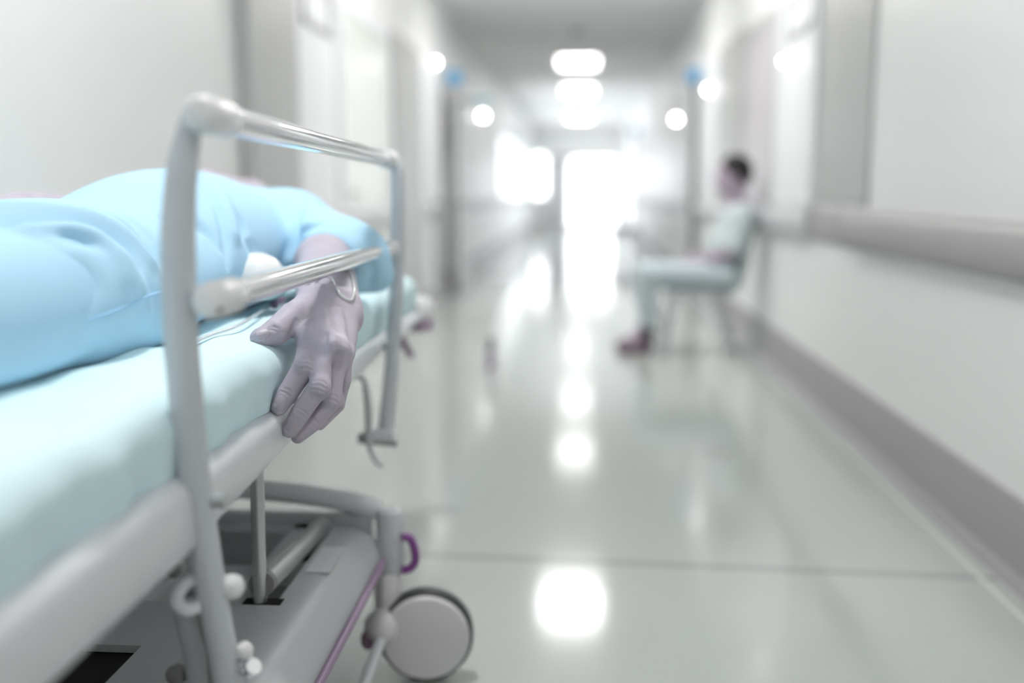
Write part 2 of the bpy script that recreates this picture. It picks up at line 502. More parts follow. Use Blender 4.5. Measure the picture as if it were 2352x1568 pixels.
# doors along the walls
def wall_door(name, x, s, y0, y1, z1, leaf, frame, z0=.0, window=None, handle=None, fw=.07):
    m = MB().box((x, y0 + fw, z0), (x - s * .02, y1 - fw, z1 - fw))
    d = struct(name, m, leaf, smooth=False, bevel=.003)
    f = MB().box((x, y0, z0), (x - s * .032, y0 + fw, z1)).box((x, y1 - fw, z0), (x - s * .032, y1, z1)).box((x, y0 + .002, z1 - fw), (x - s * .030, y1 - .002, z1 - .002))
    obj('door_frame', f, frame, d, smooth=False, bevel=.004)
    if window:
        a, b, c, e = window
        g = MB()
        for q in ((a, c, a + .025, e), (b - .025, c, b, e), (a, c, b, c + .03), (a, e - .03, b, e)):
            g.box((x - s * .02, q[0], q[1]), (x - s * .034, q[2], q[3]))
        obj('window_frame', g, M_GREY, d, smooth=False)
        obj('vision_pane', MB().box((x - s * .02, a + .025, c + .03), (x - s * .024, b - .025, e - .03)), M_DOORW, d, smooth=False)
    if handle:
        y, z = handle
        h = MB().cyl((x - s * .02, y, z), (x - s * .065, y, z), .012, 16); h.tube([(x - s * .062, y, z), (x - s * .062, y + .12, z)], .010, 12)
        obj('door_handle', h, M_STEEL, d)
    return d
wall_door('door_3', XR, 1, 5.02, 6.02, 2.10, M_DOORW, M_DOORW, z0=.94, window=(5.12, 5.75, 1.82, 2.04))
wall_door('door_4', XR, 1, 6.05, 7.32, 2.10, M_LAV, M_GREY, z0=.94, handle=(6.3, 1.05))
wall_door('door_5', XL, -1, 4.82, 5.72, 2.14, M_DOORW, M_DOORW, window=(5.0, 5.55, 1.84, 2.08))
wall_door('door_6', XL, -1, 5.76, 7.26, 2.14, M_PALE, M_DOORW, handle=(5.95, 1.0))
wall_door('door_7', XL, -1, 8.6, 9.3, 2.14, M_DOORW, M_DOORW)
wall_door('door_8', XR, 1, 8.6, 9.8, 2.14, M_DOORW, M_DOORW, z0=.94)
# fire door leaves folded open along both walls, seen edge-on, with blue closers on top
def fire_door(name, x, y0, y1, arm, strip=M_DARKG):
    d = struct(name, MB().box((x - .022, y0 + .04, .01), (x + .022, y1, 2.06)), M_DOORW, smooth=False, bevel=.003)
    obj('edge_strip', MB().box((x - .024, y0, .01), (x + .024, y0 + .04, 2.06)), strip, d, smooth=False, bevel=.003)
    obj('door_closer', MB().box((x - .075, y0 - .03, 2.07), (x + .055, y0 + .22, 2.20)), M_BLUE, d, smooth=False, bevel=.015)
    obj('push_bar', MB().box((x - .07, y0 + .02, .88), (x + .07, y0 + .6, .93)), M_GREY, d, smooth=False, bevel=.01)
    if arm:
        obj('closer_arm', MB().box((x, y0 + .01, 1.885), (x + .24, y0 + .05, 1.925)), M_DARKG, d, smooth=False, bevel=.006)
        obj('arm_pad', MB().box((x + .18, y0 - .01, 1.87), (x + .34, y0 + .07, 1.94)), M_TEAL, d, smooth=False, bevel=.012)
fire_door('door_9', -1.255, 10.0, 11.1, True)
fire_door('door_10', 1.095, 10.0, 11.0, False)
fire_door('door_11', 0.98, 18.5, 19.3, False, M_BUMPL)

# ceiling lights
def ceiling_light(x, y, w, l, power, label):
    t = tag(empty('ceiling_light', (x, y, ZC - .03)), label, 'ceiling light', 'ceiling light panels')
    f = MB()
    a, b, c, d = x - w / 2, x + w / 2, y - l / 2, y + l / 2
    f.box((a - .03, c - .03, ZC - .012), (b + .03, d + .03, ZC))
    obj('frame', f, M_DOORW, t, smooth=False)
    obj('diffuser', MB().box((a, c, ZC - .030), (b, d, ZC - .012)), mat_emit('panel_glow', power), t, smooth=False, bevel=.005)
CLX = -0.06
ceiling_light(-0.44, 1.85, .24, .24, PANEL['bed'], 'square white ceiling light panel above the bed')
ceiling_light(CLX, 6.0, .52, .9, PANEL['near'], 'white ceiling light panel just this side of the near pair of fire doors')
ceiling_light(CLX, -.60, .52, .9, PANEL['behind'], 'white ceiling light panel overhead, nearest the viewer')
ceiling_light(CLX, 9.0, .52, .55, PANEL['mid'], 'white ceiling light panel over the near pair of fire doors')
ceiling_light(CLX, 14.6, .52, .9, PANEL['far'], 'largest and topmost of the three glowing white ceiling panels')
ceiling_light(CLX, 18.4, .52, .9, PANEL['far'], 'middle one of the three glowing white ceiling panels')
ceiling_light(CLX, 25.0, .52, .9, PANEL['far'], 'lowest of the three glowing white ceiling panels, nearest the corridor end')
sd = MB().lathe((-.07, 11.9, ZC), (0, 0, -1), [(0, .07), (.02, .075), (.05, .06), (.06, .02)], 24)
tag(obj('smoke_detector', sd, M_GREY), 'small grey smoke detector on the ceiling above the topmost glowing panel', 'smoke detector')

# added glowing globes standing in for ceiling lights reflected in the walls
def reflection_globe(x, s, y, z, label):
    t = tag(empty('reflection_globe', (x, y, z)), label, 'light reflection', 'round white reflection globes')
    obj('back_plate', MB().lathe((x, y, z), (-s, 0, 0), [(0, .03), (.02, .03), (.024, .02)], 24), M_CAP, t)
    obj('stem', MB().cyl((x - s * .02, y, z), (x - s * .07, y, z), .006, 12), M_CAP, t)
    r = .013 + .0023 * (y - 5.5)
    obj('globe', MB().ell((x - s * (.07 + r * .8), y, z), (r, r, r)), M_REFLECT, t)
reflection_globe(XR, 1, 5.56, 1.70, 'added glowing globe for a light reflection on the white right-hand door beside the grey pier')
reflection_globe(XR, 1, 8.72, 1.87, 'added glowing globe for a light reflection between the far grey pier and the right-hand blue door closer')
reflection_globe(XR, 1, 11.55, 1.83, 'added glowing globe for a light reflection just beyond the right-hand fire door')
reflection_globe(XL, -1, 9.10, 2.16, 'added glowing globe for a light reflection between the left grey pier and the left blue door closer')
reflection_globe(XL, -1, 13.4, 2.02, 'added glowing globe for a light reflection just beyond the left-hand fire door')

# small things on the floor further down
fs = empty('floor_stop', (-.51, 5.65, 0)); tag(fs, 'small upright door stop standing alone on the floor behind the bed', 'door stop')
obj('post', MB().lathe((-.51, 5.65, 0), (0, 0, 1), [(0, .035), (.008, .035), (.012, .022), (.12, .022)], 20), M_PURPL, fs)
obj('rubber_cap', MB().lathe((-.51, 5.65, .12), (0, 0, 1), [(0, .024), (.05, .026), (.065, .015)], 20), M_DARKG, fs)
bn = empty('bench', (.62, 16.0, 0)); tag(bn, 'small dark waiting bench far down the corridor beyond the seated person', 'bench')
obj('seat', MB().box((.48, 15.7, .36), (.90, 16.5, .47)), M_DARKG, bn, smooth=False, bevel=.01)
for sx in (.52, .86):
    for sy in (15.75, 16.45): obj('leg', MB().cyl((sx, sy, 0), (sx, sy, .36), .015, 12), M_STEEL, bn)

# ================================================================== HOSPITAL BED
BX, BW = -.450, .77                                   # right edge and width of the lying surface
BL = BX - BW
bed = tag(empty('hospital_bed', (-.80, 1.5, 0)), 'white wheeled hospital bed with a chrome side rail beside the left wall', 'bed')
# side frame rails and ends
def side_frame(x0, x1):
    m = MB()
    o = 1 if x1 > x0 else -1
    rows = []
    for y, zb in ((.42, .585), (1.03, .590), (1.20, .603), (1.45, .620), (1.86, .632), (2.22, .645), (2.72, .648)):
        pr = [(x0, zb), (x1 - o * .008, zb), (x1, zb + .008), (x1, .660)] + [(x1 - o * (.022 - .022 * math.cos(t)), .660 + .024 * math.sin(t)) for t in np.linspace(.3, math.pi / 2, 5)] + [(x0, .684)]
        rows.append([(a, y, max(z, zb)) for a, z in pr])
    for r in rows: r.append(r[0])
    m.grid(rows); n = len(rows[0]) - 1
    m.f.append(list(range(n))[::-1]); m.f.append([6 * (n + 1) + i for i in range(n)]); return m
fr = obj('side_frame', side_frame(BX - .05, BX + .012), M_FRAMEW, bed, angle=60)
obj('side_frame', side_frame(BL + .05, BL - .012), M_FRAMEW, bed, angle=60)
obj('end_frame', MB().box((BL + .03, 2.66, .625), (BX - .03, 2.715, .688)), M_FRAMEW, bed, smooth=False, bevel=.012)
obj('end_frame', MB().box((BL + .03, .42, .625), (BX - .03, .475, .688)), M_FRAMEW, bed, smooth=False, bevel=.012)
obj('mattress_platform', MB().box((BL + .02, .44, .672), (BX - .03, 2.70, .688)), M_COVER, bed, smooth=False)
# corner bumpers with purple rings at the head end, and a purple release lever
for x in (BX + .0, BL - .0):
    br = obj('corner_bumper', MB().lathe((x, 2.76, .652), (0, 0, 1), [(0, .036), (.012, .042), (.045, .042), (.060, .030), (.064, .01)], 28), M_CAP, bed)
    obj('bumper_ring', MB().lathe((x, 2.76, .618), (0, 0, 1), [(0, .030), (.008, .040), (.026, .040), (.034, .032)], 28), M_RING, br, label='pale purple ring under the white bumper')
obj('release_lever', MB().tube([(-.505, 2.72, .625), (-.492, 2.74, .582), (-.472, 2.75, .545)], [.007, .011, .010], 12), M_PURPL, bed, label='purple release lever under the head end')

# side rail: two posts, two chrome bars, white end caps, latch hardware
XRL = -.392
near = spline([P(447, 247, 1.035), P(437, 285, 1.03), P(417, 400, 1.03), P(409, 560, 1.03), P(414, 750, 1.04), P(428, 930, 1.055), P(450, 1130, 1.08), P(482, 1340, 1.11), P(512, 1500, 1.14), P(530, 1600, 1.155)], 6)
nr = lerpl([.011, .012, .0168, .0185, .0188, .0188, .0188, .0185, .018, .018], 6)
nsq = lerpl([1.0, 1.0, 1.0, 1.0, 1.0, 1.0, 1.0, 1.0, 1.0, 1.0], 6)
far = spline([P(893, 366, 2.20), P(906, 374, 2.20), P(913, 398, 2.20), P(914, 480, 2.20), P(913, 580, 2.20), P(908, 700, 2.19), P(899, 850, 2.17), P(886, 985, 2.15), P(884, 1004, 2.15)], 6)
sr = bpy.data.objects.new('side_rail', None); COL.objects.link(sr); sr.parent = bed; WLOC[sr.name] = WLOC[bed.name]
obj('rail_post', MB().tube(near, nr, 24), M_POST, sr, angle=60)
obj('rail_post', MB().tube(far, lerpl([.012, .0155, .0162, .0162, .0165, .0165, .0168, .0175, .018], 6), 24), M_POST, sr, angle=60)
for (a, b) in ((P(482, 266, 1.035), P(893, 367, 2.19)), (P(492, 688, 1.04), P(900, 568, 2.19))):
    d = (b - a).normalized()
    obj('rail_bar', MB().tube([a, b], .0165, 32), M_CHROME, sr, label='polished chrome bar of the side rail')
    obj('end_cap', MB().lathe(a - d * (.038 if a.z > 1 else .026), d, [(0, .010), (.004, .016), (.012, .0195), (.03, .0205), (.084, .0205), (.090, .0185)], 28), M_CAP, sr)
    obj('end_cap', MB().lathe(b - d * .055, d, [(0, .0175), (.006, .0205), (.030, .0205), (.034, .0178), (.050, .0178), (.075, .021), (.088, .018), (.093, .009)], 28), M_CAP, sr)
    sc = a + Vector((.012, -.005, -.016))
    obj('screw', MB().ell(P(*((497, 262) if a.z > 1 else (505, 712)), 1.02), (.004, .004, .004)), M_DARKG, sr)
# foot of the far post: clamp block and a lever hook
fb = P(868, 1010, 2.14)
obj('clamp_bar', MB().tube([P(824, 1006, 2.13), P(914, 1014, 2.13)], .0125, 20), M_STEEL, sr)
obj('post_foot', MB().tube([P(852, 1000, 2.12), P(905, 1000, 2.12)], [.015, .015], 18), M_FRAMEW, sr)
obj('lever_hook', MB().tube(spline([P(822, 868, 2.08), P(834, 870, 2.08), P(842, 900, 2.08), P(847, 960, 2.09), P(845, 1005, 2.10), P(853, 1040, 2.10), P(866, 1062, 2.10), P(882, 1072, 2.10)], 5),
    lerpl([.006, .0075, .011, .0125, .010, .0075, .006, .005], 5), 14, squash=((1, 0, 0), .7)), M_POST, sr)
for yy, zz in ((1.085, .650), (2.172, .668)): obj('rail_mount', MB().cyl((-.445, yy, zz), (-.405, yy, zz), .009, 16), M_STEEL, sr)
# latch on the near post
obj('latch_knob', MB().lathe(P(490, 1345, 1.125), (1, -.15, .05), [(0, .008), (.010, .009), (.012, .010), (.018, .0145), (.026, .0155), (.034, .013), (.039, .006)], 28), M_CAP, sr)
obj('latch_ring', MB().tube(spline([P(445, 1325, 1.10), P(418, 1345, 1.09), P(405, 1378, 1.085), P(425, 1398, 1.09), P(456, 1392, 1.10)], 6), .0085, 14), M_FRAMEW, sr)
obj('link_bar', MB().tube([P(430, 1395, 1.15), P(450, 1480, 1.17), P(468, 1590, 1.19)], .020, 16, squash=((1, 0, 0), .9)), M_COVER, sr)
obj('link_bar', MB().tube([P(462, 1400, 1.12), P(488, 1500, 1.14), P(495, 1600, 1.16)], .008, 14), M_DARKG, sr)
obj('pivot_bolt', MB().lathe(P(410, 1300, 1.16), (-.2, -1, .1), [(0, .012), (.012, .012), (.016, .008)], 18), M_DARKG, sr)
obj('pivot_bolt', MB().lathe(P(412, 1545, 1.19), (-.2, -1, .1), [(0, .013), (.012, .013), (.016, .008)], 18), M_DARKG, sr)
obj('latch_screw', MB().ell(P(561, 1494, 1.15), (.011, .012, .012)), M_CAP, sr)
obj('latch_bracket', MB().tube([P(545, 1505, 1.16), P(570, 1530, 1.155), P(588, 1552, 1.15)], [.009, .013, .010], 16), M_FRAMEW, sr)
obj('latch_pin', MB().cyl(P(570, 1540, 1.14), P(584, 1530, 1.13), .010, 18), M_CHROME, sr)

OFF = Vector((.006, -.12, .012))
# base: grey cover with slots, end arch, actuator, lifting rods
Z1 = .315
cv = MB()
def cover_strip(x0, x1, y0, y1):     # plate with a thickness
    cv.box((x0, y0, Z1 - .012), (x1, y1, Z1))
# outer rounded flank on both sides
for s, xo in ((1, -.405), (-1, BL - .035)):
    q = [(xo - s * .10, Z1)] + [(xo - s * (.075 - .075 * math.sin(t)), Z1 - .075 + .075 * math.cos(t)) for t in np.linspace(0, math.pi / 2, 9)] + [(xo, .222), (xo - s * .012, .222), (xo - s * .012, Z1 - .07), (xo - s * .10, Z1 - .012)]
    cv.poly([(a, .70, z) for a, z in q], (0, 1.36, 0))
cover_strip(-.585, -.55, 1.66, 2.06); cover_strip(-.66, -.505, 1.495, 1.66)
cover_strip(-.66, -.505, .70, 1.495); cover_strip(-.76, -.66, 1.495, 1.66); cover_strip(-.76, -.66, .70, 1.20)
cover_strip(BL + .06, -.76, .70, 1.66)
cv.box((BL, 2.035, Z1 - .012), (-.505, 2.06, Z1))
bc = obj('base_cover', cv, M_COVER, bed, angle=50)
obj('slot_shade', MB().box((-.655, 1.19, Z1 - .06), (-.765, 1.505, Z1 - .014)), M_BLACK, bc, smooth=False, label='black block painting the shade inside a base cover slot')  # solid black blocks imitate the shade down in the slots
obj('slot_shade', MB().box((-.556, 1.955, Z1 - .04), (-.498, 2.035, Z1 - .006)), M_BLACK, bc, smooth=False, label='black block painting the shade inside a base cover slot')
obj('slot_shade', MB().box((-.560, 1.655, Z1 - .03), (-.496, 1.680, Z1 + .001)), M_BLACK, bc, smooth=False, label='black block painting the shade inside a base cover slot')
obj('base_tray', MB().box((BL + .02, 1.68, .16), (-.60, 2.05, .185)), M_COVER, bc, smooth=False)
obj('instruction_sticker', MB().box((-.495, 1.80, Z1 + .0005), (-.450, 1.93, Z1 + .0015)), M_DOORW, bc, smooth=False, label='pale sticker on the base cover')
ea = spline([(-.415, 2.075, .345), (-.50, 2.08, .362), (-.62, 2.08, .376), (-.80, 2.08, .386), (-1.0, 2.08, .376), (-1.14, 2.08, .362), (BL - .02, 2.075, .345)], 6)
obj('end_arch', MB().tube(ea, .021, 18, squash=((0, 1, 0), 1.15)), M_FRAMEW, bed)
obj('end_panel', MB().box((BL, 2.062, .18), (-.43, 2.085, .335)), M_COVER, bed, smooth=False)
obj('cross_member', MB().box((BL + .03, 1.88, .225), (-.60, 1.95, .27)), M_COVER, bed, smooth=False, bevel=.012)
for s, xo in ((1, -.402), (-1, BL - .038)):
    obj('brake_rod', MB().tube([(xo, .80, .232), (xo + s * .003, 2.03, .25)], .0075, 14), M_PURPL, bed, label='pale purple brake rod along the base')
obj('lifting_rod', MB().cyl((-.534, 1.668, .29), (-.530, 1.668, .63), .0115, 20), M_STEEL, bed)
obj('lifting_rod', MB().cyl((-1.11, 1.668, .29), (-1.11, 1.668, .66), .0115, 20), M_STEEL, bed)
OFF = Vector((0, 0, 0))
ac = obj('actuator', MB().tube([P(604, 1338, 1.56), P(740, 1211, 1.92)], .0195, 24), M_STEEL, bed)
obj('actuator_collar', MB().tube([P(600, 1342, 1.55), P(610, 1332, 1.58)], .0215, 24), M_DARKG, ac)
OFF = Vector((.006, -.12, .012))
obj('base_beam', MB().box((-.86, .75, .20), (-.76, 2.05, .28)), M_COVER, bed, smooth=False, bevel=.01)
for y in (.95, 1.95):
    obj('lifting_column', MB().box((-.88, y - .05, .25), (-.74, y + .05, .66)), M_COVER, bed, smooth=False, bevel=.015)

OFF = Vector((0, 0, 0))
# casters
def caster(dx, dy, mir, full=True):
    o = Vector((dx, dy, 0))
    def T(p): p = Vector(p); return Vector((p.x if mir > 0 else (-.813 * 2 - p.x), p.y, p.z)) + o
    c = obj('caster', MB().lathe(T((-.386, 2.085, .225)), (0, 0, 1), [(0, .024), (.004, .0285), (.125, .0285), (.133, .024), (.136, .012)], 28), M_COVER, bed)
    obj('swivel_housing', MB().lathe(T((-.391, 2.08, .140)), (0, 0, 1), [(0, .024), (.004, .029), (.080, .029), (.088, .026)], 28), M_DISC, c)
    obj('hub', MB().ell(T((-.400, 2.045, .124)), (.036, .034, .036)), M_DISC, c)
    obj('hub_plug', MB().ell(T((-.425, 2.035, .100)), (.016, .02, .022)), M_SHOE, c)
    ax = Vector((.10 * mir, -1, 0)).normalized()
    ctr = T((-.311, 2.072, .0985))
    prof = [(-.020, .070), (-.020, .093), (-.012, .0975), (.012, .0975), (.020, .093), (.020, .070)]
    obj('tyre', MB().lathe(ctr, ax, prof, 48), M_RUBBER, c, label='black rubber tyre')
    obj('wheel_disc', MB().lathe(ctr, ax, [(-.028, .01), (-.027, .082), (-.020, .0905), (.020, .0905), (.027, .086), (.031, .06), (.032, .01)], 48), M_DISC, c, label='round grey disc covering the wheel')
    obj('fork', MB().tube([T((-.392, 2.075, .15)), T((-.36, 2.07, .13)), T((-.318, 2.10, .10))], [.024, .022, .016], 16), M_DISC, c)
    if full:
        obj('brake_pedal', MB().tube([T((-.397, 2.02, .105)), T((-.405, 1.93, .075)), T((-.412, 1.84, .05))], .0115, 16), M_FRAMEW, c)
        ph = [T((-.357, 2.07, .306)), T((-.345, 2.07, .306)), T((-.337, 2.07, .295)), T((-.331, 2.07, .270)), T((-.333, 2.07, .252)), T((-.343, 2.07, .240)), T((-.358, 2.07, .235))]
        obj('brake_handle', MB().tube(spline(ph, 5), .0085, 14), M_PURP, c, label='purple brake handle on the caster')
caster(0, -.135, 1); caster(0, -.135, -1); caster(0, -1.40, 1, False); caster(0, -1.40, -1, False)

# ================================================================== MATTRESS
rng = random.Random(4)
def mattress():
    xa, xb, ya, yb, z0, z1 = BL + .0, BX + .004, .40, 2.72, .684, .780
    mb = MB(); rows = []
    prof = []                                       # cross-section from lower left over the top to lower right
    r = .040
    for t in np.linspace(0, 1, 5): prof.append((xa + .012 - .012 * t, z0 + (z1 - r - z0) * t, 0))
    for t in np.linspace(0, math.pi / 2, 8)[1:]: prof.append((xa + r - r * math.cos(t), z1 - r + r * math.sin(t), 0))
    for t in np.linspace(0, 1, 60)[1:-1]: prof.append((xa + r + (xb - xa - 2 * r) * t, z1, 1))
    for t in np.linspace(math.pi / 2, 0, 8): prof.append((xb - r + r * math.cos(t), z1 - r + r * math.sin(t), 0))
    for t in np.linspace(0, 1, 10)[1:]: prof.append((xb - .012 * t, z1 - r + (z0 - z1 + r) * t, 2))
    ys = np.linspace(ya, yb, 260)
    for y in ys:
        e = min(1, (y - ya) / .05, (yb - y) / .05); e = math.sqrt(max(0, 1 - (1 - e) ** 2))
        row = []
        for x, z, kd in prof:
            zz = z0 + (z - z0) * (.35 + .65 * e)
            xx = (x - (xa + xb) / 2) * (.965 + .035 * e) + (xa + xb) / 2
            # soft wrinkles of the sheet: diagonals on top, vertical drapes down the side
            side = max(0, min(1, (z1 - z) / (z1 - z0))) if x > -.8 else 0
            wv = math.sin(y * 23 + 3 * math.sin(y * 5.3) + x * 9) * math.sin(y * 7.1 + 1.3 + x * 4)
            xx += side * (.010 * math.sin(y * 31 + 2.2 * math.sin(y * 6)) * (1 if y < 1.2 else .6) + .004 * math.sin(y * 67 + z * 40)) * (1 - side * .55)
            zz += (1 - side) * (.0035 * wv + .002 * math.sin(x * 37 + y * 19)) * (1 if kd == 1 else .5)
            zz += (1 - side) * .010 * math.exp(-((x + .55) / .09) ** 2) * math.exp(-((y - 1.25) / .22) ** 2)
            row.append((xx, y, zz))
        rows.append(row)
    mb.grid(rows)
    n = len(prof)
    mb.f.append(list(range(n))[::-1]); mb.f.append([(len(ys) - 1) * n + i for i in range(n)])
    mb.f += [[i * n, (i + 1) * n, (i + 1) * n + n - 1, i * n + n - 1] for i in range(len(ys) - 1)]
    return mb
mt = obj('mattress', mattress(), M_SHEET, angle=70)
tag(mt, 'mattress under a pale cyan sheet on the white hospital bed', 'mattress')

# ================================================================== PERSON LYING ON THE BED
patient = tag(empty('person', (-.80, 1.5, .78)), 'person in a sky-blue gown lying on the bed, one arm hanging over its edge', 'person')
HM = []                                              # fingernail places
arm = SDF()
# forearm: two bones' worth of flesh
arm.chain([(-.62, 2.24, .90), (-.52, 2.02, .872), P(742, 606, 1.92)], [.062, .055, .049], k=.03)
arm.chain([P(742, 606, 1.92), P(726, 640, 1.78), P(724, 696, 1.60)], [.047, .040, .027], k=.03)
arm.chain([P(748, 606, 1.92), P(770, 640, 1.80), P(792, 694, 1.625)], [.046, .038, .0255], k=.03)
# back of the hand
MCP = [P(713, 775, 1.478), P(752, 797, 1.462), P(780, 812, 1.474), P(793, 812, 1.496)]
arm.cap(P(728, 700, 1.585), MCP[0], .0270, .0200, k=.028)
arm.cap(P(755, 702, 1.59), MCP[1], .0270, .0180, k=.022)
arm.cap(P(776, 706, 1.60), MCP[2], .0250, .0155, k=.022)
arm.cap(P(793, 714, 1.61), MCP[3], .0215, .0130, k=.022)
arm.ell(P(804, 738, 1.605), (.017, .020, .020), k=.025)          # ulnar side of the palm
arm.cap(P(690, 745, 1.545), P(768, 780, 1.545), .022, .018, k=.03)   # heel of the palm inside
# thumb
arm.chain([P(706, 708, 1.57), P(676, 730, 1.50), P(634, 759, 1.462), P(603, 773, 1.445)], [.024, .0255, .0195, .0140], k=.014)
arm.ell(P(630, 768, 1.462), (.020, .015, .016), k=.010)
arm.ell(P(597, 775, 1.443), (.0145, .013, .0115), k=.008)
# fingers (knuckle, mid-bone, middle joint, end joint, tip)
def finger(pts, rads): arm.chain(pts, rads, k=.005)
def mid(a, b, t=.55): return a + (b - a) * t
def fing(m, pip, dip, tip, r):
    finger([m, mid(m, pip), pip, mid(pip, dip), dip, tip], r)
fing(MCP[0], P(701, 842, 1.447), P(660, 904, 1.424), P(641, 935, 1.412), [.0185, .0172, .0180, .0162, .0155, .0122])
fing(MCP[1], P(733, 888, 1.425), P(690, 949, 1.421), P(665, 987, 1.420), [.0170, .0152, .0160, .0148, .0148, .0120])
fing(MCP[2], P(763, 919, 1.446), P(723, 969, 1.440), P(684, 1003, 1.434), [.0145, .0122, .0138, .0128, .0128, .0102])
fing(MCP[3], P(790, 872, 1.484), P(776, 930, 1.495), P(735, 975, 1.464), [.0125, .0110, .0115, .0105, .0110, .0085])
# knuckles
for px, py, y, r in ((704, 838, 1.438, .0160), (737, 886, 1.416, .0145), (766, 915, 1.440, .0128), (778, 926, 1.471, .0100)):
    arm.ell(P(px, py, y), (r, r, r), k=.010)
for px, py, y, r in ((765, 793, 1.456, .0145), (787, 812, 1.471, .0118), (716, 775, 1.474, .016)):
    arm.ell(P(px, py, y), (r, r, r), k=.018)
arm_base = SDF(); arm_base.ops = list(arm.ops)
# tendons and skin creases
T = arm.groove
T([(742, 715), (750, 750), (764, 788)], [.004, .005, .005], k=.012, op='u', lift=-.0035)
T([(775, 715), (782, 750), (790, 800)], [.004, .005, .004], k=.012, op='u', lift=-.0035)
T([(733, 812), (738, 785), (744, 768)], [.006, .005, .003], k=.014, lift=.0015)
T([(770, 845), (775, 825), (778, 815)], [.006, .005, .003], k=.012, lift=.0015)
T([(679, 735), (673, 752), (664, 772)], [.0022, .0030, .0035], k=.004)
for q in ([(694, 826), (706, 824), (718, 831)], [(691, 836), (704, 833), (718, 841)], [(690, 846), (702, 845), (716, 850)],
          [(648, 890), (660, 894), (672, 903)], [(645, 897), (656, 902), (668, 910)],
          [(720, 876), (736, 873), (750, 882)], [(717, 885), (732, 884), (751, 893)], [(714, 894), (730, 895), (747, 903)],
          [(680, 937), (694, 942), (706, 954)], [(677, 944), (690, 950), (702, 961)],
          [(754, 908), (766, 907), (778, 914)], [(751, 917), (764, 918), (775, 925)],
          [(713, 958), (722, 964), (731, 974)],
          [(618, 752), (628, 750), (640, 754)], [(612, 758), (622, 757), (634, 760)]):
    T(q, [.0007, .0012, .0007], k=.0025)
arm.commit()
arm_mesh = arm.mesh(.0014, lo=(-.66, 1.36, .60), hi=(-.30, 2.10, .96), relax=1)
# rest of the body, under the gown
body = SDF()
body.ell((-.79, 1.85, .885), (.185, .36, .125), k=.05); body.ell((-.80, 1.45, .87), (.185, .32, .11), k=.06)
body.cap((-.62, 2.13, .895), (-.97, 2.13, .895), .085, k=.06)
body.chain([(-.62, 2.13, .90), (-.52, 2.03, .872), (-.50, 1.95, .865)], [.07, .056, .048], k=.03)
HX, HZ = -.055, .010
def hp(x, y, z): return (x + HX, y, z + HZ)
body.cap((-.82, 2.16, .93), hp(-.815, 2.36, .955), .062, .060, k=.05)                    # neck
body.ell(hp(-.80, 2.50, .915), (.098, .125, .112), k=.03); body.ell(hp(-.822, 2.365, .985), (.060, .060, .050), k=.05)  # head, jaw
body.ell(hp(-.835, 2.325, 1.020), (.034, .030, .030), k=.03)                             # chin
body.cap(hp(-.815, 2.48, 1.010), hp(-.812, 2.44, 1.022), .013, .016, k=.02)              # nose
body.cap(hp(-.84, 2.39, 1.018), hp(-.80, 2.39, 1.018), .010, k=.012)                     # lips
body.ell(hp(-.85, 2.51, 1.015), (.018, .015, .012), k=.012); body.ell(hp(-.775, 2.51, 1.015), (.018, .015, .012), k=.012)
for sx in (-.955, -.755): body.ell((sx, 2.50, .91), (.014, .030, .036), k=.012)
body.chain([(-.98, 2.13, .90), (-1.07, 1.96, .945), (-1.03, 1.78, .955), (-.985, 1.55, .94)], [.072, .057, .050, .034], k=.03)  # far arm
body.ell((-.975, 1.47, .925), (.042, .055, .020), k=.02)
for i in range(4): body.chain([(-.945 - .022 * i, 1.43, .925), (-.945 - .022 * i, 1.37, .922), (-.945 - .022 * i, 1.32, .905)], [.011, .010, .008], k=.006)
body.chain([(-.945, 1.49, .925), (-.915, 1.44, .93), (-.905, 1.40, .925)], [.014, .012, .009], k=.008)
for x in (-.70, -.90):
    body.chain([(x, 1.30, .865), (x, .82, .858), (x, .48, .835)], [.085, .060, .038], k=.04)
    body.chain([(x, .475, .83), (x, .46, .90), (x, .455, .925)], [.036, .030, .022], k=.03)
body.half((0, 0, .781), (0, 0, 1), op='s', k=.006)
body_mesh = body.mesh(.008, relax=2)
pb = obj('body', join(arm_mesh, body_mesh), M_SKIN, patient, angle=180)
obj('hair', SDF().ell(hp(-.80, 2.525, .908), (.106, .118, .112), k=.01).half(hp(-.80, 2.50, .945), (0, .55, -1), op='s').mesh(.008, relax=2), M_HAIR, patient)

# fingernails
def nail(c, n, t, w, l):
    n = Vector(n).normalized(); t = Vector(t); t = (t - n * t.dot(n)).normalized(); s = n.cross(t)
    rot = Matrix((s, t, n)).transposed()
    m = MB(); rows = []
    for i in range(9):
        v = -1 + 2 * i / 8; row = []
        for j in range(9):
            u = -1 + 2 * j / 8
            a, b = u * math.sqrt(1 - v * v * .42), v * math.sqrt(1 - u * u * .42)
            row.append(Vector(c) + rot @ Vector((a * w, b * l, -.0002 - .50 * w * a * a - .16 * l * b * b)))
        rows.append(row)
    m.grid(rows)
    for i in range(9): pass
    o = obj('fingernail', m, M_NAIL, patient, angle=180)
    sm = o.modifiers.new('thick', 'SOLIDIFY'); sm.thickness = .0012
def nail_at(px, py, tip, w, l, tilt=(0, 0)):
    c = arm_base.hit(px, py); e = .002
    g = np.array([arm_base.at(c + np.eye(3)[i] * e) - arm_base.at(c - np.eye(3)[i] * e) for i in range(3)])
    c2 = arm_base.hit(*tip)
    nail(Vector(c) + Vector(g).normalized() * .0014, g, Vector(c2) - Vector(c), w, l)
nail_at(645, 925, (639, 940), .0088, .0120)
nail_at(668, 978, (660, 990), .0088, .0125)
nail_at(689, 1000, (679, 1010), .0070, .0100)
nail_at(603, 765, (592, 769), .0085, .0110)

